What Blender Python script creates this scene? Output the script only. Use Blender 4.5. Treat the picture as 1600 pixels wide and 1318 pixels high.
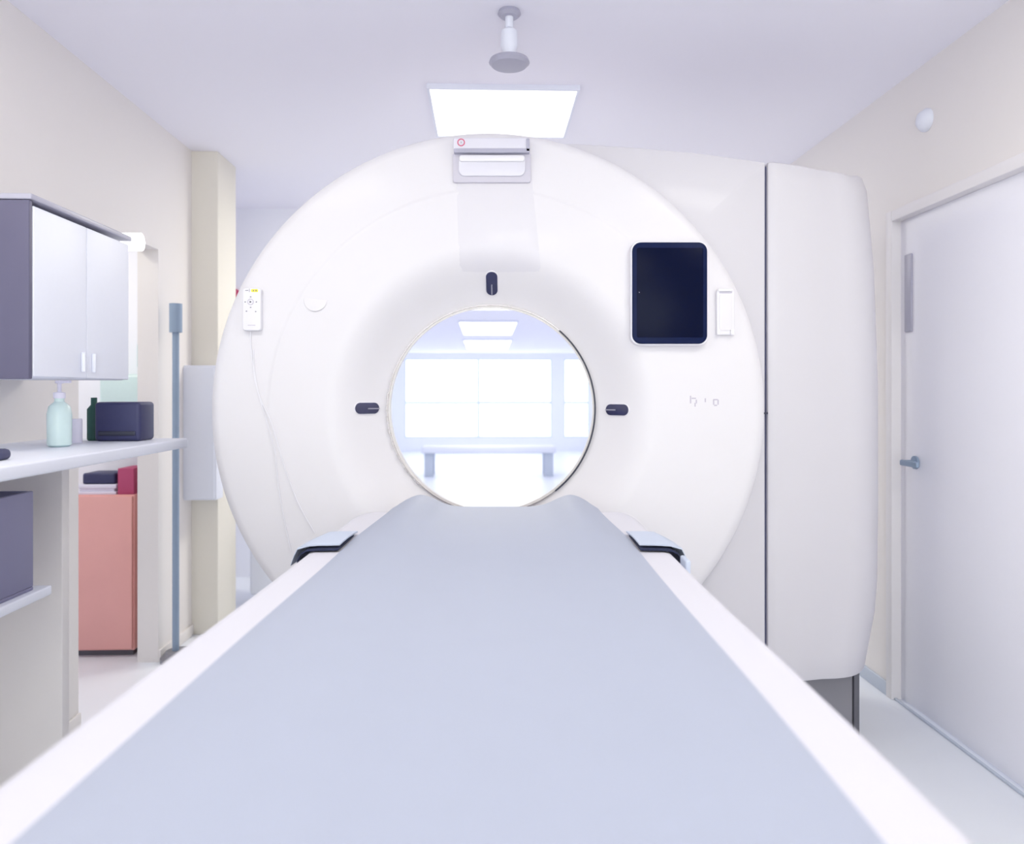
import bpy, bmesh, math, random
from mathutils import Vector, Matrix
random.seed(4)
PI = math.pi
for o in list(bpy.data.objects): bpy.data.objects.remove(o)
S = bpy.context.scene
COL = S.collection

# ------------------------------------------------------------------ camera, world, lights, exposure
CH = 1.31                       # camera height
F = 1200.0                      # focal length in pixels of the 1600 px wide frame
cd = bpy.data.cameras.new('camera'); cam = bpy.data.objects.new('camera', cd); COL.objects.link(cam)
cam.location = (0, 0, CH); cam.rotation_euler = (PI/2, 0, 0)
cd.sensor_width = 36; cd.lens = 36*F/1600
cd.shift_x = 0.0; cd.shift_y = -47/1600.0
cd.clip_start = 0.02; cd.clip_end = 200
cd.dof.use_dof = True; cd.dof.focus_distance = 2.3
cd.dof.aperture_fstop = (cd.lens/1000)/0.010
S.camera = cam

w = bpy.data.worlds.new('world'); S.world = w; w.use_nodes = True
bg = w.node_tree.nodes['Background']; bg.inputs[0].default_value = (1, 0.99, 0.965, 1); bg.inputs[1].default_value = 4.0

S.view_settings.view_transform = 'Standard'; S.view_settings.look = 'None'
S.view_settings.gamma = 1; S.view_settings.use_curve_mapping = False
S.view_settings.exposure = -0.53
S.cycles.max_bounces = 14; S.cycles.diffuse_bounces = 10

YAW = math.atan(40/F)           # the room runs a little to the left of the scanner's axis
ROT = Matrix.Rotation(YAW, 4, 'Z')
PANEL_POWER = 30
# ceiling panels, the first seen, the others unseen and added for light: (x, y, size x, size y, z, power)
PANELS = [(0.073, 3.555, 0.65, 0.62, 2.61, 3), (-1.0, 1.3, 0.65, 0.62, 2.61, 15), (1.15, 1.3, 0.65, 0.62, 2.61, 15), (0.073, -1.2, 0.65, 0.62, 2.61, 26), (0.0, 4.85, 0.65, 0.62, 2.61, 50)]
CORR = [(0.02, 10.2, 0.72, 2.1, 2.16, 30), (0.02, 13.7, 0.80, 2.6, 2.16, 30), (0.02, 7.2, 0.72, 1.2, 2.16, 16)]
def area(x, y, z, sx, sy, p, col=(1.0, 0.968, 0.825)):
    l = bpy.data.lights.new('lamp_or_fill_light', 'AREA'); l.shape = 'RECTANGLE'; l.size = sx; l.size_y = sy
    l.energy = p; l.color = col
    o = bpy.data.objects.new('lamp_or_fill_light', l); COL.objects.link(o)
    o.matrix_world = ROT @ Matrix.Translation((x, y, z-0.03))
    return o
for (x, y, sx, sy, z, p) in PANELS + CORR: area(x, y, z, sx*0.95, sy*0.95, p)
area(-2.3, 3.3, 2.45, 0.5, 0.5, 14)  # added fill light for the side room, no lamp there
# unseen fill light added behind the camera, set at the made-up window
wl = bpy.data.lights.new('fill_light_behind', 'AREA'); wl.shape = 'RECTANGLE'; wl.size = 3.0; wl.size_y = 1.7; wl.energy = 88; wl.color = (1.0, 0.968, 0.825)
wo = bpy.data.objects.new('fill_light_behind', wl); COL.objects.link(wo); wo.matrix_world = ROT @ Matrix.Translation((0, -3.12, 1.45)) @ Matrix.Rotation(PI/2, 4, 'X')

# ------------------------------------------------------------------ materials
def mat(name, col, rough=0.5, metal=0.0, emit=None, es=0.0, coat=0.0, bump=0.0, bscale=60, var=0.0, spec=0.5, trans=0.0):
    m = bpy.data.materials.new(name); m.use_nodes = True
    nt = m.node_tree; b = nt.nodes['Principled BSDF']
    b.inputs['Base Color'].default_value = (*col, 1)
    b.inputs['Roughness'].default_value = rough; b.inputs['Metallic'].default_value = metal
    b.inputs['Specular IOR Level'].default_value = spec
    b.inputs['Coat Weight'].default_value = coat; b.inputs['Coat Roughness'].default_value = 0.08
    b.inputs['Transmission Weight'].default_value = trans
    if emit: b.inputs['Emission Color'].default_value = (*emit, 1); b.inputs['Emission Strength'].default_value = es
    tc = nt.nodes.new('ShaderNodeTexCoord'); n = nt.nodes.new('ShaderNodeTexNoise')
    n.inputs['Scale'].default_value = bscale; n.inputs['Detail'].default_value = 3
    nt.links.new(tc.outputs['Object'], n.inputs['Vector'])
    if bump:
        bp = nt.nodes.new('ShaderNodeBump'); bp.inputs['Strength'].default_value = bump; bp.inputs['Distance'].default_value = 0.002
        nt.links.new(n.outputs['Fac'], bp.inputs['Height']); nt.links.new(bp.outputs['Normal'], b.inputs['Normal'])
    if var:
        mx = nt.nodes.new('ShaderNodeMix'); mx.data_type = 'RGBA'
        mx.inputs['A'].default_value = (*[max(0, c*(1-var)) for c in col], 1)
        mx.inputs['B'].default_value = (*[min(1, c*(1+var)) for c in col], 1)
        nt.links.new(n.outputs['Fac'], mx.inputs['Factor']); nt.links.new(mx.outputs['Result'], b.inputs['Base Color'])
    return m
def srgb(r, g, b):
    f = lambda c: (c/255/12.92) if c/255 <= 0.04045 else ((c/255+0.055)/1.055)**2.4
    return (f(r), f(g), f(b))
M = {
 'cover': mat('gantry_plastic', srgb(221, 219, 223), 0.5, coat=0.08, spec=0.35, bump=0.02, bscale=400, var=0.006),
 'body': mat('gantry_body_plastic', srgb(205, 203, 209), 0.45, coat=0.12, spec=0.4, bump=0.02, bscale=400, var=0.006),
 'strip': mat('gantry_reflection', srgb(215, 213, 219), 0.45, coat=0.1, var=0.01, bscale=10),
 'lilac': mat('lilac_plastic', srgb(197, 194, 206), 0.4, var=0.01),
 'panelw': mat('panel_white', srgb(214, 213, 223), 0.35, coat=0.3, var=0.01),
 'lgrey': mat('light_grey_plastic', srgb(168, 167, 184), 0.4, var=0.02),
 'ring': mat('bore_ring', srgb(214, 210, 208), 0.3, var=0.02),
 'ringmetal': mat('bore_ring_metal', srgb(170, 165, 168), 0.25, 0.6, var=0.05, bscale=25),
 'dark': mat('dark_rubber', srgb(45, 48, 66), 0.5, var=0.05),
 'gap': mat('gap_dark', srgb(70, 72, 100), 0.8, var=0.02),
 'screen': mat('screen_glass', srgb(6, 13, 42), 0.22, spec=0.06, var=0.05, bscale=8),
 'bezel': mat('screen_bezel', srgb(18, 29, 66), 0.3, spec=0.08, var=0.03),
 'laser': mat('laser_window', srgb(48, 50, 84), 0.15, coat=0.4, var=0.2, bscale=60),
 'lline': mat('laser_mark', srgb(150, 150, 165), 0.4, var=0.02),
 'base': mat('base_grey', srgb(128, 127, 134), 0.5, var=0.02),
 'based': mat('base_dark_grey', srgb(92, 92, 101), 0.5, var=0.02),
 'red': mat('icon_red', srgb(205, 70, 110), 0.5, var=0.02),
 'ink': mat('grey_ink', srgb(120, 118, 130), 0.5, var=0.02),
 'inkl': mat('pale_ink', srgb(185, 180, 194), 0.5, var=0.02),
 'yellow': mat('label_yellow', srgb(250, 236, 60), 0.5, var=0.02),
 'rail': mat('rail_white', srgb(212, 211, 220), 0.5, spec=0.3, var=0.004),
 'mat': mat('mat_vinyl', srgb(171, 177, 194), 0.62, bump=0.04, bscale=14, var=0.012, spec=0.22),
 'strap': mat('strap_fabric', srgb(193, 202, 220), 0.7, bump=0.3, bscale=300, var=0.03),
 'strapd': mat('strap_navy', srgb(26, 34, 66), 0.8, var=0.05),
 'ceil': mat('ceiling_paint', srgb(236, 235, 245), 0.9, bump=0.05, bscale=80, var=0.005),
 'wall': mat('wall_paint', srgb(230, 226, 224), 0.85, bump=0.05, bscale=80, var=0.006),
 'cream': mat('wall_cream', srgb(226, 222, 212), 0.85, bump=0.05, bscale=80, var=0.006),
 'wallb': mat('wall_bluish', srgb(241, 242, 249), 0.85, bump=0.05, bscale=80, var=0.006),
 'floor': mat('floor_vinyl', srgb(228, 232, 240), 0.35, bump=0.02, var=0.012, bscale=5),
 'door': mat('door_white', srgb(244, 244, 251), 0.5, var=0.006),
 'frame': mat('door_frame', srgb(226, 223, 225), 0.5, var=0.006),
 'skirt': mat('skirting', srgb(190, 198, 212), 0.5, var=0.01),
 'steel': mat('steel', srgb(170, 175, 190), 0.3, 0.8, var=0.03),
 'bluegrey': mat('blue_grey_metal', srgb(140, 158, 180), 0.45, 0.1, var=0.03),
 'greypanel': mat('grey_panel', srgb(224, 227, 238), 0.5, var=0.01),
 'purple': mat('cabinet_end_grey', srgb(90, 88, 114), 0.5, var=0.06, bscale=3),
 'cratem': mat('crate_grey', srgb(122, 120, 150), 0.5, var=0.05, bscale=3),
 'cabw': mat('cabinet_white', srgb(228, 231, 242), 0.45, var=0.01),
 'pink': mat('pink_wood', srgb(232, 172, 166), 0.55, var=0.05, bscale=6),
 'crimson': mat('crimson_box', srgb(176, 70, 110), 0.6, var=0.03),
 'navy': mat('navy_plastic', srgb(50, 52, 92), 0.5, var=0.05),
 'green': mat('dark_green', srgb(40, 84, 78), 0.6, var=0.1),
 'teal': mat('teal_sign', srgb(150, 205, 200), 0.6, var=0.02),
 'mint': mat('mint_plastic', srgb(205, 226, 226), 0.3, var=0.02),
 'paper': mat('paper_white', srgb(226, 224, 240), 0.7, var=0.02),
 'lamp': mat('lamp_diffuser', (0.9, 0.9, 0.9), 0.5, emit=(0.97, 0.98, 1.0), es=1.8),
 'lampframe': mat('lamp_frame', srgb(225, 228, 240), 0.5, var=0.01),
 'winframe': mat('window_frame_white', srgb(225, 232, 244), 0.5, var=0.01),
 'white': mat('white_plastic', srgb(226, 225, 231), 0.35, coat=0.2, var=0.005),
}
g = bpy.data.materials.new('window_glass'); g.use_nodes = True
nt = g.node_tree; nt.nodes.clear()
out = nt.nodes.new('ShaderNodeOutputMaterial'); mx = nt.nodes.new('ShaderNodeMixShader'); tr = nt.nodes.new('ShaderNodeBsdfTransparent'); gl = nt.nodes.new('ShaderNodeBsdfGlossy')
gl.inputs['Roughness'].default_value = 0.02; mx.inputs[0].default_value = 0.06; tr.inputs[0].default_value = (0.95, 0.98, 1, 1)
nt.links.new(tr.outputs[0], mx.inputs[1]); nt.links.new(gl.outputs[0], mx.inputs[2]); nt.links.new(mx.outputs[0], out.inputs[0])
M['glass'] = g

# ------------------------------------------------------------------ helpers
def X_(px, Y): return (px-800)/F*Y
def Z_(py, Y): return CH-(py-612)/F*Y

def link(name, me, m, parent=None, smooth=True, ang=40):
    o = bpy.data.objects.new(name, me); COL.objects.link(o)
    if m is not None: me.materials.append(m)
    if parent is not None:
        o.parent = parent; o.matrix_parent_inverse = Matrix.Identity(4)
        o.location = -Vector(parent_origin(parent))
    if smooth: me.shade_smooth(); me.set_sharp_from_angle(angle=math.radians(ang))
    return o
def parent_origin(p):
    v = Vector((0, 0, 0))
    while p is not None:
        v += p.location; p = p.parent
    return v
def origin(o):                       # puts the origin of a top-level mesh at the base centre of its box
    me = o.data
    lo = Vector([min(v.co[i] for v in me.vertices) for i in range(3)]); hi = Vector([max(v.co[i] for v in me.vertices) for i in range(3)])
    c = Vector(((lo.x+hi.x)/2, (lo.y+hi.y)/2, lo.z))
    me.transform(Matrix.Translation(-c)); o.location = c
    return o
class MB:
    def __init__(s): s.bm = bmesh.new()
    def box(s, x0, x1, y0, y1, z0, z1, bev=0.0, seg=3):
        t = bmesh.new(); bmesh.ops.create_cube(t, size=1)
        for v in t.verts: v.co = Vector(((x0+x1)/2+v.co.x*(x1-x0), (y0+y1)/2+v.co.y*(y1-y0), (z0+z1)/2+v.co.z*(z1-z0)))
        if bev: bmesh.ops.bevel(t, geom=t.edges[:], offset=bev, segments=seg, profile=0.5, affect='EDGES')
        return s.merge(t)
    def merge(s, t, mtx=None):
        if mtx is not None: bmesh.ops.transform(t, matrix=mtx, verts=t.verts)
        me = bpy.data.meshes.new('tmp'); t.to_mesh(me); t.free(); s.bm.from_mesh(me); bpy.data.meshes.remove(me)
        return s
    def cyl(s, p0, p1, r0, r1=None, seg=24, caps=True):
        r1 = r0 if r1 is None else r1
        p0 = Vector(p0); p1 = Vector(p1); d = p1-p0
        t = bmesh.new(); bmesh.ops.create_cone(t, cap_ends=caps, segments=seg, radius1=r0, radius2=r1, depth=d.length)
        q = d.to_track_quat('Z', 'Y').to_matrix().to_4x4()
        return s.merge(t, Matrix.Translation((p0+p1)/2) @ q)
    def prism(s, pts, y0, y1, bev=0.0, seg=3):       # outline in x,z extruded along y
        t = bmesh.new()
        vs = [t.verts.new((x, y0, z)) for x, z in pts]; f = t.faces.new(vs)
        r = bmesh.ops.extrude_face_region(t, geom=[f]); bmesh.ops.translate(t, vec=(0, y1-y0, 0), verts=[e for e in r['geom'] if isinstance(e, bmesh.types.BMVert)])
        bmesh.ops.recalc_face_normals(t, faces=t.faces)
        if bev:
            ed = [e for e in t.edges if abs(e.verts[0].co.y-e.verts[1].co.y) < 1e-6 and abs(e.verts[0].co.y-y0) < 1e-6]
            bmesh.ops.bevel(t, geom=ed, offset=bev, segments=seg, profile=0.5, affect='EDGES')
        return s.merge(t)
    def lathe(s, prof, c, n=24):                      # profile (r, z) about the vertical at c
        rings = []
        for r, z in prof: rings.append([s.bm.verts.new((c[0]+r*math.cos(a*2*PI/n), c[1]+r*math.sin(a*2*PI/n), c[2]+z)) for a in range(n)])
        for a, b in zip(rings, rings[1:]):
            for i in range(n): s.bm.faces.new((a[i], a[(i+1) % n], b[(i+1) % n], b[i]))
        s.bm.faces.new(rings[0][::-1]); s.bm.faces.new(rings[-1])
        return s
    def tube(s, pts, r, seg=10):
        pts = [Vector(p) for p in pts]; rings = []
        for i, p in enumerate(pts):
            d = (pts[min(i+1, len(pts)-1)]-pts[max(i-1, 0)]).normalized()
            a = d.cross(Vector((0, 1, 0.01))).normalized(); b = d.cross(a).normalized()
            rings.append([s.bm.verts.new(p+a*r*math.cos(k*2*PI/seg)+b*r*math.sin(k*2*PI/seg)) for k in range(seg)])
        for a, b in zip(rings, rings[1:]):
            for i in range(seg): s.bm.faces.new((a[i], a[(i+1) % seg], b[(i+1) % seg], b[i]))
        s.bm.faces.new(rings[0][::-1]); s.bm.faces.new(rings[-1])
        return s
    def grid(s, rows, closed=False):
        vr = [[s.bm.verts.new(p) for p in row] for row in rows]
        for a, b in zip(vr, vr[1:]):
            n = len(a)
            for i in range(n if closed else n-1):
                j = (i+1) % n
                s.bm.faces.new((a[i], a[j], b[j], b[i]))
        return vr
    def build(s, name, m, parent=None, smooth=True, ang=40, recalc=True):
        if recalc: bmesh.ops.recalc_face_normals(s.bm, faces=s.bm.faces)
        me = bpy.data.meshes.new(name); s.bm.to_mesh(me); s.bm.free()
        return link(name, me, m, parent, smooth, ang)
def rrect(x0, x1, z0, z1, r, n=8):
    pts = []
    for cx, cz, a0 in ((x1-r, z1-r, 0), (x0+r, z1-r, 90), (x0+r, z0+r, 180), (x1-r, z0+r, 270)):
        for k in range(n+1):
            a = math.radians(a0+90*k/n); pts.append((cx+r*math.cos(a), cz+r*math.sin(a)))
    return pts
ROOM = []
def thing(name, loc, label, cat, group=None, room=False):
    o = bpy.data.objects.new(name, None); COL.objects.link(o); o.location = loc; o.empty_display_size = 0.05
    o['label'] = label; o['category'] = cat
    if group: o['group'] = group
    if room: ROOM.append(o)
    return o
def tag(o, label, cat, group=None, room=False):
    origin(o); o['label'] = label; o['category'] = cat
    if group: o['group'] = group
    if room: ROOM.append(o)
    return o
def struct(o):
    if o.data is not None: origin(o)
    o['kind'] = 'structure'; ROOM.append(o); return o

# ------------------------------------------------------------------ the room (room frame: camera at 0,0; turned by ROT at the end)
WL, WR, CZ, YB, YR = -1.59, 1.735, 2.61, -3.0, 5.5
struct(MB().box(-3.4, 2.6, YB, 17.2, -0.06, 0).build('floor', M['floor'], ang=20))
struct(MB().box(-3.4, 2.6, YB, YR, CZ, CZ+0.06).build('ceiling', M['ceil'], ang=20))
struct(MB().box(-2.4, 2.5, YR+0.1, 17.2, 2.16, 2.22).build('ceiling_corridor', M['ceil'], ang=20))
# left wall with a doorway to a side room, near part and far part
struct(MB().box(WL-0.1, WL, YB, 3.05, 0, CZ).box(WL-0.1, WL, 3.05, 3.78, 2.0, CZ).box(WL-0.1, WL, 3.78, 4.2, 0, CZ).build('wall_left', M['wall'], ang=20))
struct(MB().box(WL-0.1, WL+0.14, 4.2, 4.5, 0, CZ, 0.004).build('trim_1', M['cream'], ang=20))
struct(MB().box(-2.7, -2.6, 4.5, YR, 0, CZ).box(-2.6, WL-0.1, 4.4, 4.5, 0, CZ).build('wall_left_rear', M['wallb'], ang=20))
# side room behind the doorway
struct(MB().box(-3.1, -3.0, 2.3, 4.2, 0, CZ).box(-3.0, WL-0.1, 4.1, 4.2, 0, CZ).box(-3.0, WL-0.1, 2.3, 2.4, 0, CZ).build('wall_side_room', M['wallb'], ang=20))
# right wall with door opening
D0, D1, DZ = 2.22, 3.26, 2.08
struct(MB().box(WR, WR+0.12, YB, D0, 0, CZ).box(WR, WR+0.12, D0, D1, DZ, CZ).box(WR, WR+0.12, D1, YR, 0, CZ).build('wall_right', M['wall'], ang=20))
struct(MB().box(-2.6, -1.5, YB-0.1, YB, 0, CZ).box(1.5, 2.6, YB-0.1, YB, 0, CZ).box(-1.5, 1.5, YB-0.1, YB, 0, 0.6).box(-1.5, 1.5, YB-0.1, YB, 2.3, CZ).build('wall_front', M['wallb'], ang=20))
# rear wall with opening to the corridor
struct(MB().box(-2.7, -1.15, YR, YR+0.1, 0, CZ).box(1.25, WR+0.12, YR, YR+0.1, 0, CZ).box(-1.15, 1.25, YR, YR+0.1, 2.16, CZ).build('wall_rear', M['wallb'], ang=20))
struct(MB().box(-2.4, -2.3, YR+0.1, 17, 0, 2.16).build('wall_corridor_left', M['wallb'], ang=20))
struct(MB().box(2.4, 2.5, YR+0.1, 17, 0, 2.16).build('wall_corridor_right', M['wallb'], ang=20))
wx0, wx1, wz0, wz1 = -1.80, 1.45, 0.30, 2.04
ux0, ux1 = 1.72, 2.28
struct(MB().box(-2.4, wx0, 17, 17.1, 0, 2.16).box(wx1, ux0, 17, 17.1, 0, 2.16).box(ux1, 2.5, 17, 17.1, 0, 2.16)
       .box(wx0, wx1, 17, 17.1, 0, wz0).box(wx0, wx1, 17, 17.1, wz1, 2.16).box(ux0, ux1, 17, 17.1, 0, wz0).box(ux0, ux1, 17, 17.1, wz1, 2.16)
       .build('wall_corridor_rear', M['wallb'], ang=20))
def window(name, x0, x1, z0, z1, nm, Y=17.0):
    e = bpy.data.objects.new(name, None); COL.objects.link(e); e.location = ((x0+x1)/2, Y+0.05, z0); e['kind'] = 'structure'; ROOM.append(e)
    b = MB()
    for i in range(nm+1):
        x = x0+(x1-x0)*i/nm; b.box(max(x0, x-0.03), min(x1, x+0.03), Y, Y+0.08, z0, z1)
    for z in (z0, (z0+z1)/2-0.1, z1): b.box(x0, x1, Y+0.005, Y+0.075, max(z0, z-0.03), min(z1, z+0.03))
    b.build('window_frame', M['winframe'], e, ang=20)
    MB().box(x0, x1, Y+0.04, Y+0.046, z0, z1).build('window_pane', M['glass'], e, ang=20)
window('window_1', wx0, wx1, wz0, wz1, 2)
window('window_2', ux0, ux1, wz0, wz1, 1)
window('fill_window', -1.5, 1.5, 0.6, 2.3, 3, YB-0.1)  # made-up window behind the camera, added to let in fill light
# door in the right wall
d = bpy.data.objects.new('door_1', None); COL.objects.link(d); d.location = (WR+0.04, (D0+D1)/2, 0); d['kind'] = 'structure'; ROOM.append(d)
leaf = MB().box(WR+0.03, WR+0.07, D0+0.045, D1-0.045, 0.008, DZ-0.045, 0.002).build('door_leaf', M['door'], d, ang=20)
MB().box(WR-0.012, WR+0.11, D0, D0+0.045, 0, DZ, 0.003).box(WR-0.012, WR+0.11, D1-0.045, D1, 0, DZ, 0.003).box(WR-0.012, WR+0.11, D0+0.045, D1-0.045, DZ-0.045, DZ, 0.003).build('door_frame', M['frame'], d)
MB().box(WR+0.022, WR+0.032, 3.125, 3.175, 1.56, 1.885, 0.004).build('vision_panel', M['lgrey'], leaf)
MB().cyl((WR+0.03, 3.10, 1.02), (WR-0.03, 3.10, 1.02), 0.011).box(WR-0.035, WR-0.019, 2.985, 3.11, 1.008, 1.032, 0.006).cyl((WR+0.03, 3.10, 1.02), (WR+0.022, 3.10, 1.02), 0.027).build('door_handle', M['bluegrey'], leaf)
# skirting
struct(MB().box(WR-0.012, WR, YB, D0, 0, 0.06, 0.003).box(WR-0.012, WR, D1, YR, 0, 0.06, 0.003).build('baseboard_right', M['skirt']))
struct(MB().box(WL, WL+0.012, YB, 3.05, 0, 0.06, 0.003).box(WL, WL+0.012, 3.78, 4.2, 0, 0.06, 0.003).build('baseboard_left', M['wall']))
struct(MB().box(WR+0.0, WR+0.012, D0+0.045, D1-0.045, 0.0, 0.008, 0.002).build('trim_2', M['skirt']))

# ------------------------------------------------------------------ ceiling lamps
def lamp(x, y, sx, sy, z, label, group=None):
    t = thing('ceiling_light', (x, y, z-0.03), label, 'ceiling light', group, True)
    b = MB()
    x0, x1, y0, y1 = x-sx/2, x+sx/2, y-sy/2, y+sy/2
    b.box(x0, x1, y0, y0+0.012, z-0.022, z).box(x0, x1, y1-0.012, y1, z-0.022, z).box(x0, x0+0.012, y0+0.012, y1-0.012, z-0.022, z).box(x1-0.012, x1, y0+0.012, y1-0.012, z-0.022, z)
    b.build('frame', M['lampframe'], t, ang=20)
    MB().box(x0+0.012, x1-0.012, y0+0.012, y1-0.012, z-0.018, z-0.004).build('diffuser', M['lamp'], t, ang=20)
lamp(*PANELS[0][:5], 'square white glowing ceiling panel just above the scanner ring')
lamp(*PANELS[1][:5], 'unseen square ceiling panel added as fill light over the left side of the examination table')
lamp(*PANELS[2][:5], 'unseen square ceiling panel added as fill light over the right side of the examination table')
lamp(*PANELS[3][:5], 'unseen square ceiling panel added as fill light behind the camera')
lamp(*PANELS[4][:5], 'added square ceiling panel hidden behind the scanner to light the rear wall')
lamp(*CORR[0][:5], 'upper brighter ceiling light seen through the scanner opening')
lamp(*CORR[1][:5], 'lower ceiling light seen through the scanner opening, just above the bright window')
lamp(*CORR[2][:5], 'ceiling light of the far area hidden above the scanner opening')
# ceiling fixture in front of the panel
cx, cy = 0.078, 2.62
t = thing('ceiling_fixture', (cx, cy, CZ-0.19), 'blurred grey round fixture hanging from the ceiling in front of the square light panel', 'ceiling fixture', None, True)
MB().lathe([(0.035, 0), (0.04, -0.012), (0.03, -0.022)], (cx, cy, CZ)).build('mount_plate', M['lgrey'], t)
MB().lathe([(0.014, -0.022), (0.014, -0.06), (0.027, -0.07), (0.03, -0.12), (0.022, -0.145), (0.02, -0.165)], (cx, cy, CZ)).build('stem', M['greypanel'], t)
MB().lathe([(0.03, -0.160), (0.066, -0.168), (0.070, -0.178), (0.06, -0.188), (0.02, -0.19)], (cx, cy, CZ)).build('disc', M['lgrey'], t)
# little sensor on the right wall
tag(MB().lathe([(0.045, 0), (0.045, 0.01), (0.03, 0.03), (0.01, 0.036)], (0, 0, 0)).build('round_sensor', M['greypanel']), 'small round pale sensor high on the right wall above the door', 'sensor', None, True)
so = bpy.data.objects['round_sensor']; so.rotation_euler = (0, -PI/2, 0); so.location = (WR, 2.97, 2.38)

# ------------------------------------------------------------------ things along the left wall
# wall cabinet
t = thing('overhead_cabinet', (-1.42, 2.4, 1.35), 'wall cabinet with dark grey end panel and white doors on the left wall', 'cabinet', None, True)
ca0, ca1, cx1 = 2.12, 2.70, -1.235
MB().box(WL, cx1-0.022, ca0+0.018, ca1, 1.35, 1.815, 0.002).build('carcass', M['cabw'], t)
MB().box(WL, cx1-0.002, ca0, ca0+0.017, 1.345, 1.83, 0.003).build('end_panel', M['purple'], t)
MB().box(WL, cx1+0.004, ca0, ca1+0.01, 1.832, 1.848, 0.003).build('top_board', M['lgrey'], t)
for k in range(2):
    y0 = ca0+0.019+k*(ca1-ca0-0.02)/2; y1 = y0+(ca1-ca0-0.02)/2-0.003
    dd = MB().box(cx1-0.02, cx1, y0, y1, 1.352, 1.818, 0.003).build('door', M['cabw'], t)
    yy = y1-0.03 if k == 0 else y0+0.03
    MB().box(cx1, cx1+0.012, yy-0.004, yy+0.004, 1.37, 1.43, 0.003).build('handle', M['greypanel'], dd)
# counter
t = thing('side_counter', (-1.35, 1.9, 0), 'white counter ledge on a pale panel along the left wall below the cabinet', 'counter', None, True)
MB().box(WL, -1.10, 0.9, 2.87, 1.105, 1.14, 0.006).build('worktop', M['cabw'], t)
MB().box(WL, -1.30, 2.40, 2.44, 0, 1.105, 0.003).build('side_panel', M['wall'], t)
MB().box(WL, -1.17, 0.95, 2.11, 0.765, 0.79, 0.004).build('shelf', M['cabw'], t)
MB().box(WL, -1.30, 1.0, 1.04, 0, 0.765, 0.003).build('side_panel', M['wall'], t)
# open storage crate under the counter
b = MB().box(-1.50, -1.19, 1.75, 2.06, 0.79, 0.80, 0.003)
for (x0, x1, y0, y1) in ((-1.50, -1.488, 1.75, 2.06), (-1.202, -1.19, 1.75, 2.06), (-1.488, -1.202, 1.75, 1.762), (-1.488, -1.202, 2.048, 2.06)): b.box(x0, x1, y0, y1, 0.80, 1.05, 0.003)
tag(b.build('storage_crate', M['cratem']), 'dark purple grey crate on the shelf below the counter at left edge', 'crate', None, True)
# bottle on the counter
t = thing('pump_bottle', (-1.325, 2.43, 1.14), 'pale mint plastic bottle with white top standing on the counter', 'bottle', None, True)
MB().lathe([(0.026, 0), (0.034, 0.006), (0.035, 0.10), (0.030, 0.125), (0.014, 0.14), (0.014, 0.15)], (-1.325, 2.43, 1.14)).build('bottle_body', M['mint'], t)
MB().lathe([(0.017, 0.15), (0.017, 0.168), (0.006, 0.17), (0.006, 0.195), (0.012, 0.197), (0.012, 0.205)], (-1.325, 2.43, 1.14)).box(-1.325, -1.29, 2.424, 2.436, 1.337, 1.346, 0.003).build('pump', M['paper'], t)
# dark item at frame edge
tag(MB().box(-1.30, -1.195, 1.88, 1.98, 1.14, 1.168, 0.012).box(-1.285, -1.215, 1.90, 1.96, 1.166, 1.185, 0.008).build('small_device', M['navy']), 'low dark navy device on the counter at the left edge', 'device', None, True)
# printer
t = thing('label_printer', (-1.27, 2.74, 1.14), 'small dark navy boxy machine at far end of the counter', 'machine', None, True)
MB().box(-1.345, -1.19, 2.68, 2.80, 1.14, 1.275, 0.012).build('housing', M['navy'], t)
MB().box(-1.33, -1.205, 2.675, 2.70, 1.16, 1.175, 0.003).build('slot', M['dark'], t)
tag(MB().lathe([(0.02, 0), (0.02, 0.075), (0.0185, 0.08)], (-1.375, 2.62, 1.14)).build('paper_roll', M['paper']), 'small white roll beside the dark navy machine on the counter', 'roll', None, True)
tag(MB().lathe([(0.018, 0), (0.022, 0.004), (0.022, 0.11), (0.01, 0.125), (0.01, 0.15)], (-1.375, 2.74, 1.14)).build('green_bottle', M['green']), 'dark green bottle behind the white roll on the counter', 'bottle', None, True)
# things seen through the doorway
t = thing('pink_cabinet', (-1.87, 4.0, 0), 'pinkish wooden cabinet standing beyond the left doorway', 'cabinet', None, True)
MB().box(-2.05, -1.745, 3.87, 4.09, 0.03, 0.80, 0.004).build('carcass', M['pink'], t)
MB().box(-2.045, -1.75, 3.852, 3.868, 0.04, 0.795, 0.003).build('door', M['pink'], t)
MB().box(-2.03, -1.76, 3.89, 4.07, 0, 0.03).build('plinth', M['based'], t)
tag(MB().box(-2.03, -1.84, 3.88, 4.06, 0.80, 0.815, 0.003).box(-2.02, -1.85, 3.885, 4.05, 0.815, 0.83, 0.003).box(-2.03, -1.84, 3.88, 4.05, 0.83, 0.85, 0.003).build('paper_stack', M['paper']), 'stack of white papers lying on the pink cabinet', 'papers', None, True)
tag(MB().box(-2.01, -1.85, 3.89, 4.04, 0.85, 0.905, 0.01).build('navy_folder', M['navy']), 'dark navy flat box on top of the white papers', 'folder', None, True)
tag(MB().box(-1.832, -1.752, 3.88, 4.05, 0.80, 0.93, 0.004).build('crimson_box', M['crimson']), 'crimson box at the right end of the pink cabinet top', 'box', None, True)
tag(MB().box(-1.83, -1.70, 4.088, 4.098, 1.44, 1.56, 0.003).build('teal_notice', M['teal']), 'teal green notice on the wall beyond the left doorway', 'notice', None, True)
tag(MB().box(-1.95, -1.72, 3.93, 4.098, 1.20, 1.40, 0.02).build('paper_dispenser', M['mint']), 'pale mint dispenser on wall under the teal notice', 'dispenser', None, True)
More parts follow.
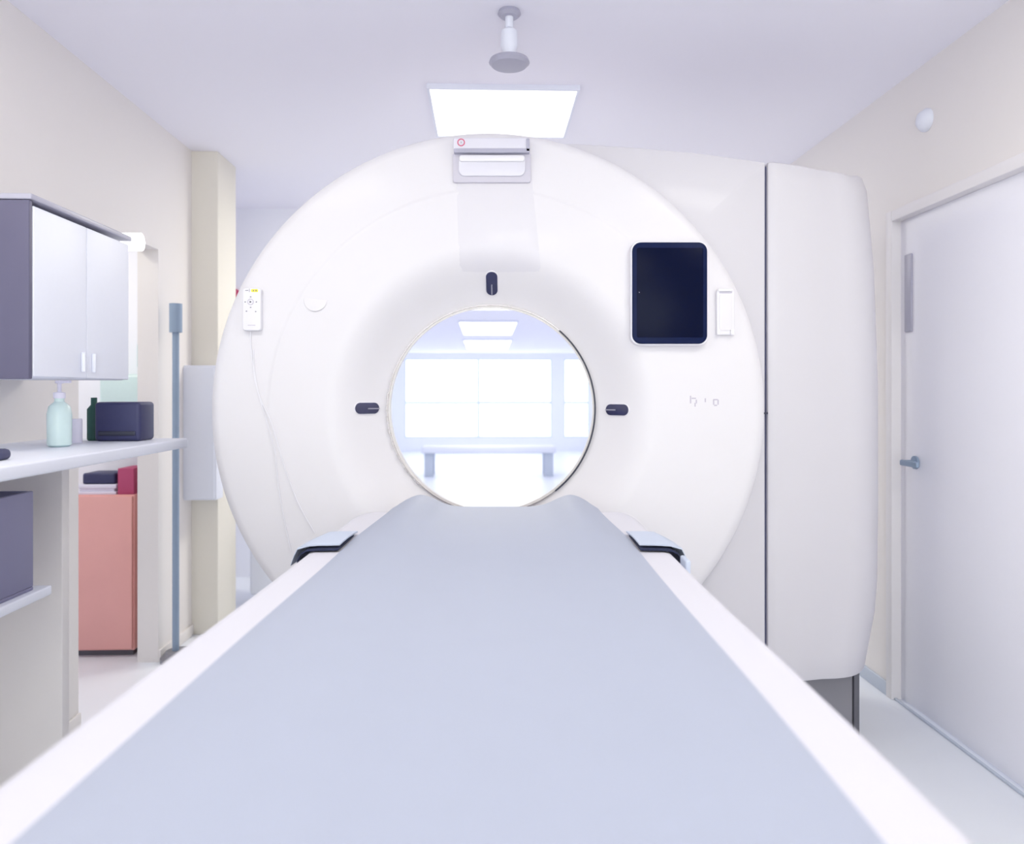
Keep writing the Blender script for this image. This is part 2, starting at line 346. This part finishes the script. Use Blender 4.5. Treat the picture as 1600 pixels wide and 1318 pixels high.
# bright glint of light, built as an added glowing tube
t = thing('light_glint', (-1.4, 2.77, 1.8), 'small bright glint of light, shown as a glowing tube, past the far top corner of the wall cabinet', 'lamp', None, True)
MB().box(WL, -1.34, 2.755, 2.785, 1.835, 1.85, 0.003).build('bracket', M['lgrey'], t)
MB().cyl((-1.345, 2.77, 1.842), (-1.225, 2.77, 1.842), 0.032).build('glint_tube', M['lamp'], t)
# pole stand
t = thing('pole_stand', (-1.50, 3.8, 0), 'blue grey metal pole stand in front of the left wall', 'stand', None, True)
MB().cyl((-1.515, 3.8, 0.05), (-1.515, 3.8, 1.72), 0.016).build('pole', M['bluegrey'], t)
MB().cyl((-1.515, 3.8, 1.60), (-1.515, 3.8, 1.74), 0.03).build('pole_head', M['bluegrey'], t)
MB().cyl((-1.5, 3.8, 0.02), (-1.5, 3.8, 0.05), 0.085, 0.06).cyl((-1.5, 3.8, 0), (-1.5, 3.8, 0.02), 0.085).build('foot', M['base'], t)
# grey box by the pilaster
t = thing('grey_equipment_box', (-1.42, 4.12, 0.74), 'flat grey wall box mounted on the column left of the scanner', 'box', None, True)
MB().box(-1.60, -1.42, 4.09, 4.199, 0.74, 1.45, 0.008).build('housing', M['greypanel'], t)
MB().box(-1.59, -1.43, 4.082, 4.092, 0.75, 1.44, 0.003).build('lid', M['greypanel'], t)
# white trolley
t = thing('white_trolley', (-1.35, 4.8, 0), 'low white trolley with blue grey band behind the lower left of the scanner', 'trolley', None, True)
MB().box(-1.42, -0.9, 4.65, 5.05, 0.09, 0.62, 0.02).build('trolley_body', M['cabw'], t)
MB().box(-1.40, -0.92, 4.64, 4.66, 0.38, 0.44, 0.005).build('drawer_band', M['bluegrey'], t)
for x in (-1.37, -0.95):
    for y in (4.70, 5.0): MB().cyl((x-0.015, y, 0.045), (x+0.015, y, 0.045), 0.045).build('caster', M['based'], t)
tag(MB().cyl((-1.80, 5.485, 1.97), (-1.80, 5.499, 1.97), 0.075, seg=40).build('red_sign', M['red']), 'red round sign on the rear wall just left of the scanner', 'sign', None, True)
# bench in the corridor
t = thing('long_bench', (0.05, 12, 0), 'long pale bench with grey legs seen through the scanner opening', 'bench', None, True)
MB().box(-1.0, 1.08, 11.85, 12.3, 0.36, 0.46, 0.02).build('seat', M['greypanel'], t)
for x in (-0.96, 0.90):
    for y in (11.9, 12.25): MB().box(x, x+0.14, y, y+0.05, 0, 0.36, 0.004).build('leg', M['skirt'], t)

# ------------------------------------------------------------------ the CT gantry
AX, AZ, Y0 = -0.073, 1.2495, 2.61
RO = 0.960
def sstep(a, b, x):
    t = min(1, max(0, (x-a)/(b-a))); return t*t*(3-2*t)
def prof(r, th=PI/2):
    # depth of the front cover behind its frontmost plane
    if r < 0.56: y = 0.11*(1-sstep(0.34, 0.57, r))**1.15
    else: y = 0.0
    y += 0.018*max(0, (r-0.62)/0.33)**2
    k = 0.5+0.5*math.cos(th-math.radians(110)); k = sstep(0.45, 0.8, k)
    y += 0.003*sstep(0.744, 0.758, r)*k
    if r > 0.915: q = min(1, (r-0.915)/(RO-0.915)); y += 0.04*(1-math.sqrt(max(0, 1-q*q)))
    return y
def surfY(x, z):
    dx, dz = x-AX, z-AZ; return Y0+prof(math.hypot(dx, dz), math.atan2(dz, dx))
G = thing('ct_scanner_gantry', (0.15, 3.1, 0), 'large white ring shaped CT scanner gantry with round opening', 'CT scanner')
radii = [0.362, 0.365]+[0.37+0.01*i for i in range(20)]+[0.57+0.03*i for i in range(6)]+[0.742, 0.746, 0.748, 0.750, 0.752, 0.754, 0.756, 0.758, 0.762, 0.79, 0.82, 0.85, 0.88, 0.905]+[0.915+0.035*math.sin(i*PI/20) for i in range(1, 11)]
N = 288
rows = []
for r in radii:
    DX = -0.010*sstep(0.5, 0.95, r)
    rows.append([(AX+DX+r*math.cos(2*PI*i/N), Y0+prof(r, 2*PI*i/N if i <= N//2 else 2*PI*i/N-2*PI), AZ+r*math.sin(2*PI*i/N)) for i in range(N)])
yb = Y0+prof(RO)
for r, y in ((RO, yb+0.01), (RO, 2.705)):
    rows.append([(AX-0.010+r*math.cos(2*PI*i/N), y, AZ+r*math.sin(2*PI*i/N)) for i in range(N)])
rows.insert(0, [(AX+0.366*math.cos(2*PI*i/N), 2.74, AZ+0.366*math.sin(2*PI*i/N)) for i in range(N)])
b = MB(); b.grid(rows, True); cover = b.build('front_cover', M['cover'], G, ang=60)

XS = X_(1196.5, 2.70)       # seam
poly = [(XS, 0.31), (XS, 2.118), (0.67, 2.150), (0.45, 2.170), (0.25, 2.183), (0.10, 2.186), (0.0, 2.178)]
for i in range(61):
    a = math.radians(88+i*(262-88)/60); poly.append((AX+0.925*math.cos(a), AZ+0.925*math.sin(a)))
poly.append((0.0, 0.31))
def Rray(th):
    dx, dz = math.cos(th), math.sin(th); best = 0
    for (x0, z0), (x1, z1) in zip(poly, poly[1:]+poly[:1]):
        ex, ez = x1-x0, z1-z0; den = dx*ez-dz*ex
        if abs(den) < 1e-9: continue
        s = ((x0-AX)*ez-(z0-AZ)*ex)/den; u = ((x0-AX)*dz-(z0-AZ)*dx)/den
        if s > 0 and -1e-6 <= u <= 1+1e-6: best = max(best, s)
    return best
angs = sorted([2*PI*i/240-PI for i in range(240)]+[math.atan2(z-AZ, x-AX) for x, z in poly[:7]])
RR = [Rray(a) for a in angs]
rows = []
def ring(fr, y): rows.append([(AX+fr(R)*math.cos(a), y, AZ+fr(R)*math.sin(a)) for a, R in zip(angs, RR)])
ring(lambda R: 0.60, 2.72); ring(lambda R: 0.60, 2.70); ring(lambda R: (0.6+R)/2, 2.70); ring(lambda R: R-0.012, 2.70); ring(lambda R: R-0.0035, 2.7035); ring(lambda R: R, 2.712)
ring(lambda R: R, 3.1); ring(lambda R: R, 3.46); ring(lambda R: R-0.02, 3.52); ring(lambda R: R-0.08, 3.56); ring(lambda R: 0.60, 3.56); ring(lambda R: 0.585, 3.55)
b = MB(); b.grid(rows, True); b.build('body_shell', M['body'], G, ang=35)
# bore liner widening to the rear
rows = []
for r, y in ((0.366, 2.735), (0.366, 2.80), (0.372, 2.83), (0.42, 3.05), (0.55, 3.50), (0.585, 3.555)):
    rows.append([(AX+r*math.cos(2*PI*i/N), y, AZ+r*math.sin(2*PI*i/N)) for i in range(N)])
b = MB(); b.grid(rows, True); b.build('bore_liner', M['ring'], G, ang=60)
def arc_strip(r0, r1, y0, y1, a0, a1, n=160):
    rows = []
    for r, y in ((r0, y0), (r1, y0), (r1, y1), (r0, y1), (r0, y0)):
        rows.append([(AX+r*math.cos(a0+(a1-a0)*i/n), y, AZ+r*math.sin(a0+(a1-a0)*i/n)) for i in range(n+1)])
    b = MB(); b.grid(rows); return b
arc_strip(0.3565, 0.3665, 2.708, 2.722, 0, 2*PI).build('bore_ring', M['ring'], G, ang=30)
arc_strip(0.3645, 0.3672, 2.704, 2.708, math.radians(42), math.radians(318)).build('bore_ring_line', M['ringmetal'], G, ang=30)
arc_strip(0.3630, 0.3682, 2.701, 2.707, math.radians(-52), math.radians(49)).build('bore_seal', M['dark'], G, ang=30)
arc_strip(0.3565, 0.362, 2.702, 2.707, math.radians(262), math.radians(283)).build('bore_seal', M['dark'], G, ang=30)
# metal glints at the left of the ring, set in as short arcs
for a in (171, 178, 184, 191, 198, 206, 214, 223):
    arc_strip(0.3650, 0.3690, 2.700, 2.7065, math.radians(a), math.radians(a+3.2), 8).build('ring_glint', M['ringmetal'], G, ang=30)

# side panel right of the seam
sil = [(2.13, 1338), (2.10, 1345), (2.06, 1350), (1.9, 1356), (1.75, 1361), (1.35, 1367), (0.9, 1367.5), (0.62, 1366), (0.5, 1362), (0.40, 1354), (0.28, 1345)]
def edge(z):
    for (z0, x0), (z1, x1) in zip(sil, sil[1:]):
        if z >= z1: return X_(x0+(x1-x0)*min(1, max(0, (z0-z)/(z0-z1))), 2.895)
    return X_(sil[-1][1], 2.895)
YF = 2.70
def section(z, ins=0.0):
    xe = edge(z)-ins; g0 = XS+0.0065+ins; f = YF+ins
    p = [(g0, 3.4), (g0, f+0.012), (g0+0.003, f+0.004), (g0+0.010, f)]
    xc = xe-0.20; yc = f+0.028
    for k in range(1, 8): p.append((g0+0.01+(xc-g0-0.01)*k/8, f+0.028*(k/8)**2))
    for k in range(15):
        a = PI/2*k/14; p.append((xc+0.20*math.sin(a)**0.9, yc+0.20*(1-math.cos(a)**0.9 if a < PI/2-1e-6 else 1)))
    p += [(xe, 3.2), (xe-0.01, 3.44), (xe-0.05, 3.51), (xe-0.12, 3.54), (g0+0.05, 3.54), (g0, 3.5)]
    k = sstep(1.7, 2.12, z)
    return [(x, y, z-k*(0.034*min(1, max(0, (x-g0)/(1.21-g0)))-0.024*min(1, max(0, (x-1.21)/0.1)))) for x, y in p]
rows = [section(2.122, 0.06), section(2.122, 0.012), section(2.1185, 0.0035), section(2.110, 0)]
zz = 2.06
while zz > 0.34: rows.append(section(zz)); zz -= 0.04
rows += [section(0.30, 0), section(0.290, 0.004), section(0.286, 0.012), section(0.286, 0.06)]
b = MB(); vr = b.grid(rows, True); b.bm.faces.new(vr[0]); b.bm.faces.new(vr[-1][::-1]); b.build('side_panel', M['body'], G, ang=35)
MB().box(XS+0.0002, XS+0.0063, 2.712, 3.30, 0.32, 2.105).build('seam_strip', M['gap'], G, ang=20)
MB().box(XS-0.012, XS+0.006, 2.694, 2.705, Z_(646.5, 2.70), Z_(644, 2.70)).build('latch_notch', M['dark'], G, ang=20)
# base
MB().box(-0.70, 1.245, 2.80, 3.45, 0.0, 0.34, 0.01).build('base', M['base'], G)
MB().box(1.247, 1.268, 2.80, 3.44, 0.0, 0.33, 0.004).build('base_side_plate', M['based'], G)

# shallow band below the top controls, its glossy reflection painted in grey
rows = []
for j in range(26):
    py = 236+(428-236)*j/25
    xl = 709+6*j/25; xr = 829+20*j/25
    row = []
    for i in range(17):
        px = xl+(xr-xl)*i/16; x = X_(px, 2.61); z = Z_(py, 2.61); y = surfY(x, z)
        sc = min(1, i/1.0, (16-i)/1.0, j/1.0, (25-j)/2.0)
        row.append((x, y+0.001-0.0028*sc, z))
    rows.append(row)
b = MB(); b.grid(rows); b.build('reflection_band', M['strip'], G, ang=60)
def cube_part(name, px0, px1, py0, py1, y0, y1, m, parent, r=0.006, bev=0.002):
    ym = y0; return MB().prism(rrect(X_(px0, ym), X_(px1, ym), Z_(py1, ym), Z_(py0, ym), r), y0, y1, bev).build(name, m, parent)
def on(px, py, y0=2.61): return surfY(X_(px, y0), Z_(py, y0))
# top control module
tp = cube_part('top_module', 708, 828, 214.5, 236, 2.588, 2.66, M['panelw'], G, 0.006, 0.004)
cube_part('lower_lip', 709, 827.5, 231.5, 238, 2.5845, 2.64, M['lgrey'], tp, 0.003, 0.001)
cube_part('side_lip', 822.5, 827.5, 216, 236, 2.5845, 2.64, M['lgrey'], tp, 0.003, 0.001)
MB().prism([(X_(737, 2.59), Z_(236, 2.59)), (X_(748, 2.59), Z_(239, 2.59)), (X_(786, 2.59), Z_(239, 2.59)), (X_(798, 2.59), Z_(236, 2.59))], 2.586, 2.63).build('sensor_lens', M['lgrey'], tp)
# red circle symbol
def flat_ring(cx, cz, y, r0, r1, n=40):
    b = MB(); rows = []
    for r, yy in ((r0, y), (r1, y), (r1, y+0.004), (r0, y+0.004), (r0, y)): rows.append([(cx+r*math.cos(2*PI*i/n), yy, cz+r*math.sin(2*PI*i/n)) for i in range(n)])
    b.grid(rows, True); return b
rx, rz = X_(720.5, 2.587), Z_(222.3, 2.587)
flat_ring(rx, rz, 2.5868, 0.0098, 0.0128).build('symbol_ring', M['red'], tp)
MB().box(rx-0.001, rx+0.001, 2.5868, 2.5888, rz-0.002, rz+0.002).build('symbol_mark', M['ink'], tp)
fr = cube_part('handle_frame', 707.5, 829.5, 238, 285, 2.606, 2.66, M['lilac'], G, 0.008, 0.003)
cube_part('handle_recess', 716, 821, 242, 275, 2.600, 2.65, M['panelw'], fr, 0.022, 0.004)
cube_part('handle_bar', 717, 820, 241.5, 252, 2.594, 2.64, M['white'], fr, 0.010, 0.004)
# laser windows
def pill(px, py, w_, h_, m, name, parent, dy, thick=0.012, bev=0.0015):
    y = on(px, py)
    for _ in range(6): x = X_(px, y); z = Z_(py, y); y = surfY(x, z)
    w2 = w_/F*y/2; h2 = h_/F*y/2
    r = math.hypot(x-AX, z-AZ); th = math.atan2(z-AZ, x-AX)
    sl = (prof(r+0.03)-prof(r-0.03))/0.06
    b = MB().prism(rrect(-w2, w2, -h2, h2, min(w2, h2)*0.98), -dy, thick-dy, bev)
    n = Vector((-math.cos(th)*sl, 1, -math.sin(th)*sl)).normalized()     # surface normal pointing back into the cover
    q = Vector((0, 1, 0)).rotation_difference(n).to_matrix().to_4x4()
    bmesh.ops.transform(b.bm, matrix=Matrix.Translation((x, y, z)) @ q, verts=b.bm.verts)
    return b.build(name, m, parent)
for px, py, w_, h_, lx, ly, lw, lh in ((768.5, 442, 18, 41, 768.5, 451, 1.6, 18), (573, 637.5, 41, 17.5, 583, 638, 20, 1.6), (965, 640, 40, 17.5, 955, 640, 18, 1.6)):
    l = pill(px, py, w_+2, h_+2, M['white'], 'laser_window', G, 0.0045)
    p = pill(px, py, w_, h_, M['laser'], 'lens', l, 0.0060)
    pill(lx, ly, lw, lh, M['lline'], 'laser_slit', l, 0.0080, 0.006, 0.0)
# display
yd = 2.580
sc = cube_part('display', 985.5, 1107.5, 376, 539.5, yd+0.004, yd+0.045, M['white'], G, 0.032, 0.005)
cube_part('bezel', 988, 1105.5, 378, 537, yd, yd+0.012, M['bezel'], sc, 0.030, 0.004)
cube_part('screen', 995, 1099, 387, 527, yd-0.0008, yd+0.004, M['screen'], sc, 0.006, 0.0004)
MB().box(X_(998.2, yd), X_(999.4, yd), yd-0.0012, yd, Z_(457, yd), Z_(456, yd)).build('indicator_dot', M['lgrey'], sc)
# empty remote holder
h0 = cube_part('remote_holder', 1120, 1148, 452, 523, 2.604, 2.64, M['white'], G, 0.009, 0.004)
cube_part('holder_lip', 1122, 1146, 450.5, 455, 2.598, 2.62, M['white'], h0, 0.004, 0.002)
cube_part('holder_slot', 1124, 1144, 455.5, 458, 2.6025, 2.61, M['lilac'], h0, 0.002, 0.0005)
cube_part('holder_tray', 1124, 1144.5, 460, 516, 2.6015, 2.61, M['cover'], h0, 0.006, 0.001)
for px in (1120.5, 1142): cube_part('holder_clip', px, px+5.5, 514, 523, 2.596, 2.62, M['white'], h0, 0.003, 0.002)
# rounded tab on the left of the face
ty = 2.60
pts = [(X_(472.5, ty), Z_(442, ty)), (X_(472.5, ty), Z_(467, ty))]
cxx, rr_ = X_(491.5, ty), X_(491.5, ty)-X_(472.5, ty)
for k in range(1, 24): a = PI+PI*k/24; pts.append((cxx+rr_*math.cos(a), Z_(467, ty)+rr_*math.sin(a)))
pts += [(X_(510.5, ty), Z_(467, ty)), (X_(510.5, ty), Z_(442, ty))]
b = MB().prism(pts, 2.604, 2.64, 0.003)
zt, zb = Z_(442, ty), Z_(486, ty)
for v in b.bm.verts:
    k = min(1, max(0, (v.co.z-zb)/(zt-zb)))
    v.co.y += 0.016*k
b.build('cover_tab', M['cover'], G)
# faint grey marks right of the lower laser window
for px, py, w_, h_ in ((1079, 624, 2, 12), (1084, 622, 7, 2), (1088, 627, 2, 6), (1086, 632, 2, 6), (1102, 625, 2, 6), (1118, 624, 7, 2), (1115, 628, 2, 8), (1122, 628, 2, 8), (1118, 633, 5, 2)):
    y = on(px, py)
    MB().box(X_(px-w_/2, y), X_(px+w_/2, y), y-0.0006, y+0.002, Z_(py+h_/2, y), Z_(py-h_/2, y)).build('printed_mark', M['inkl'], G, ang=20)

# ------------------------------------------------------------------ hand remote hanging on the left of the face
ry = 2.600
RM = thing('hand_remote', (X_(393, ry), ry, Z_(517, ry)), 'white hand remote with yellow label and cable on left of the scanner face', 'remote control')
bo = cube_part('remote_body', 378.5, 407.5, 450, 516.5, ry, ry+0.026, M['white'], RM, 0.011, 0.004)
cube_part('yellow_label', 392.5, 403, 451.5, 456, ry-0.0006, ry+0.002, M['yellow'], bo, 0.002, 0)
for px in (396, 400): cube_part('label_mark', px-0.9, px+0.9, 452.6, 455, ry-0.0010, ry+0.002, M['ink'], bo, 0.0008, 0)
cube_part('printed_line', 383, 388, 453, 454, ry-0.0006, ry+0.002, M['ink'], bo, 0.0005, 0)
cube_part('printed_line', 389.3, 389.9, 450.8, 456, ry-0.0006, ry+0.002, M['ink'], bo, 0.0005, 0)
bx_, bz_ = X_(391.6, ry), Z_(471.5, ry)
flat_ring(bx_, bz_, ry-0.001, 0.0085, 0.0105).build('button_ring', M['inkl'], bo)
MB().cyl((bx_, ry+0.002, bz_), (bx_, ry-0.0016, bz_), 0.008).build('round_button', M['white'], bo)
MB().prism([(bx_-0.0026, bz_-0.004), (bx_+0.004, bz_), (bx_-0.0026, bz_+0.004)], ry-0.0022, ry-0.001).build('arrow_mark', M['dark'], bo)
for px, py in ((391.6, 463.5), (383, 471.5), (400.5, 471.5), (391.6, 480), (385, 486), (399.5, 486.5)):
    cube_part('small_mark', px-1.0, px+1.0, py-0.8, py+0.8, ry-0.0008, ry+0.002, M['ink'], bo, 0.0008, 0)
cube_part('thin_line', 387, 399, 507.5, 508.3, ry-0.0006, ry+0.002, M['inkl'], bo, 0.0004, 0)
def cord(pxs, r=0.0022, lift=0.003):
    P = []
    for i in range(len(pxs)-1):
        p0 = pxs[max(i-1, 0)]; p1 = pxs[i]; p2 = pxs[i+1]; p3 = pxs[min(i+2, len(pxs)-1)]
        for k in range(8):
            t = k/8
            q = [0.5*((2*p1[j])+(-p0[j]+p2[j])*t+(2*p0[j]-5*p1[j]+4*p2[j]-p3[j])*t*t+(-p0[j]+3*p1[j]-3*p2[j]+p3[j])*t**3) for j in (0, 1)]
            y = on(q[0], q[1]); x = X_(q[0], y-lift); z = Z_(q[1], y-lift); P.append((x, surfY(x, z)-lift, z))
    return MB().tube(P, r)
cord([(391.6, 516), (391.8, 535), (394, 560), (398, 590), (405, 620), (416, 655), (426, 690), (431, 715), (434, 750), (440, 790), (448, 830), (456, 866)]).build('cable', M['white'], RM)
cord([(396, 545), (398, 580), (406, 620), (424, 660), (436, 700), (450, 745), (468, 790), (494, 836)]).build('cable', M['white'], RM)

# ------------------------------------------------------------------ patient table
TX, HW, TZ = -0.0535, 0.443, 0.930
TB = thing('patient_table', (TX, 1.3, 0), 'long white scanner table leading up to the round opening', 'patient table')
# top deck with rounded edges and a narrowing far end
def deck_row(y, hw, ztop):
    hw += 0.013*(1-sstep(0.8, 1.7, y))
    p = [(-hw+0.03, ztop-0.13), (-hw+0.006, ztop-0.10), (-hw, ztop-0.03), (-hw+0.003, ztop-0.01), (-hw+0.012, ztop-0.002), (-hw+0.025, ztop), (-0.30, ztop), (-0.25, ztop-0.002), (0, ztop-0.006)]
    p += [(-x, z) for x, z in p[::-1][1:]]
    return [(TX+x, y, z) for x, z in p]
rows = [deck_row(-0.30, HW-0.01, TZ), deck_row(-0.28, HW, TZ)]
for k in range(13): rows.append(deck_row(-0.1+2.4*k/12, HW-0.006*(k/12), TZ))
rows += [deck_row(2.36, HW-0.012, TZ), deck_row(2.41, HW-0.022, TZ), deck_row(2.44, HW-0.034, TZ-0.002), deck_row(2.455, HW-0.05, TZ-0.008), deck_row(2.46, HW-0.06, TZ-0.02)]
b = MB(); vr = b.grid(rows); b.bm.faces.new(vr[0]); b.bm.faces.new(vr[-1][::-1])
for a, c in zip(vr, vr[1:]): b.bm.faces.new((a[-1], a[0], c[0], c[-1]))
b.build('table_deck', M['rail'], TB, ang=50)
MB().box(TX-0.36, TX+0.36, -0.2, 2.42, 0.62, 0.80, 0.03).build('under_body', M['body'], TB)
MB().box(TX-0.26, TX+0.26, 0.5, 2.1, 0.08, 0.62, 0.04).build('pedestal', M['body'], TB)
MB().box(TX-0.33, TX+0.33, 0.3, 2.45, 0.0, 0.08, 0.015).build('foot_plate', M['base'], TB)

# mat: one padded sheet, raised along both sides at the far end
def mat_z(u, y, hw):
    s = abs(u); far = sstep(1.55, 2.35, y)
    bump = (0.010+0.029*far)*math.exp(-((s-(0.245-0.0*far))/0.07)**2)
    edge_ = 0.0
    return TZ+0.007+bump-0.006*sstep(hw-0.03, hw, s)+0.0008*math.sin(7*y+3*u)
MT = MB(); rows = []
ys = [-0.25+2.60*k/40 for k in range(41)]+[2.40, 2.44, 2.47, 2.49, 2.502, 2.51]
def mhw(y): return 0.367-0.013*sstep(0.7, 1.9, y)-0.028*sstep(1.9, 2.45, y)-(0.06*max(0, (y-2.44)/0.07)**2 if y > 2.44 else 0)
for y in ys:
    hw = mhw(y); row = []
    for i in range(49):
        u = -hw+2*hw*i/48
        row.append((TX+u, y-0.0*abs(u), mat_z(u, y, hw)-(0.006 if y > 2.505 else 0)))
    low = [(TX+hw-0.002, y, TZ+0.0015), (TX-hw+0.002, y, TZ+0.0015)]
    rows.append(row+low)
vr = MT.grid(rows, True); MT.bm.faces.new(vr[0]); MT.bm.faces.new(vr[-1][::-1])
tag(MT.build('table_mat', M['mat'], ang=50), 'wide pale blue grey vinyl mat covering the middle of the scanner table', 'mat')

# strap across the table under the mat
def strap_rows(y0, y1, lift, t):
    rows = []
    hw = HW-0.004
    prof_ = [(-hw-0.035, -0.055), (-hw-0.022, -0.03), (-hw-0.007, -0.008), (-hw+0.008, 0.002), (-hw+0.03, 0.006), (-0.376, 0.006), (-0.374, 0.0)]
    return [(TX+x, z) for x, z in prof_]
ST = thing('safety_strap', (TX, 1.94, TZ), 'grey blue fabric strap with a navy layer below it across the white table edges near the scanner', 'strap')
for sgn in (-1, 1):
    for name, ya, yb_, dz, m, cut in (('strap_flap', 1.83, 2.05, 0.006, 'strap', 0.0), ('strap_navy_layer', 1.815, 2.0, 0.0015, 'strapd', 0.004)):  # navy layer set a little lower and nearer than the flap
        hwd = HW-0.003
        pr = [(hwd+0.022-cut, -0.045), (hwd+0.014, -0.022), (hwd+0.006, -0.006), (hwd-0.008, 0.001), (hwd-0.03, 0.0025), (0.358, 0.003)]
        rows = []
        for j in range(9):
            y = ya+(yb_-ya)*j/8
            arch = 0.006*math.sin(PI*min(1, j/8*1.0)) if m == 'strap' else 0
            lip = 0.008*(1-j/8) if m == 'strap' else 0.004
            rows.append([(TX+sgn*(x+ (0.012*(1-j/8) if x > hwd and m == 'strap' else 0)), y+0.05*(0.44-x)*(1 if j < 5 else -0.2), TZ+z+dz+arch*0.5+lip) for x, z in pr])
        # close with thickness
        th = 0.0035 if m == 'strap' else 0.004
        b = MB(); up = b.grid(rows); lo = b.grid([[(x, y, z-th) for x, y, z in r] for r in rows])
        for k in range(len(rows)-1):
            b.bm.faces.new((up[k][0], up[k+1][0], lo[k+1][0], lo[k][0])); b.bm.faces.new((up[k][-1], up[k+1][-1], lo[k+1][-1], lo[k][-1]))
        for k in range(len(pr)-1):
            b.bm.faces.new((up[0][k], up[0][k+1], lo[0][k+1], lo[0][k])); b.bm.faces.new((up[-1][k], up[-1][k+1], lo[-1][k+1], lo[-1][k]))
        b.build(name, M[m], ST, ang=50)
MB().box(TX+HW+0.004, TX+HW+0.016, 1.74, 1.80, TZ-0.035, TZ-0.002, 0.004).build('strap_end', M['strap'], ST)

# ------------------------------------------------------------------ turn the room about the camera's foot
for o in ROOM:
    mw = Matrix.LocRotScale(o.location, o.rotation_euler, o.scale)
    mw = ROT @ mw
    l, r, s = mw.decompose(); o.location = l; o.rotation_euler = r.to_euler()
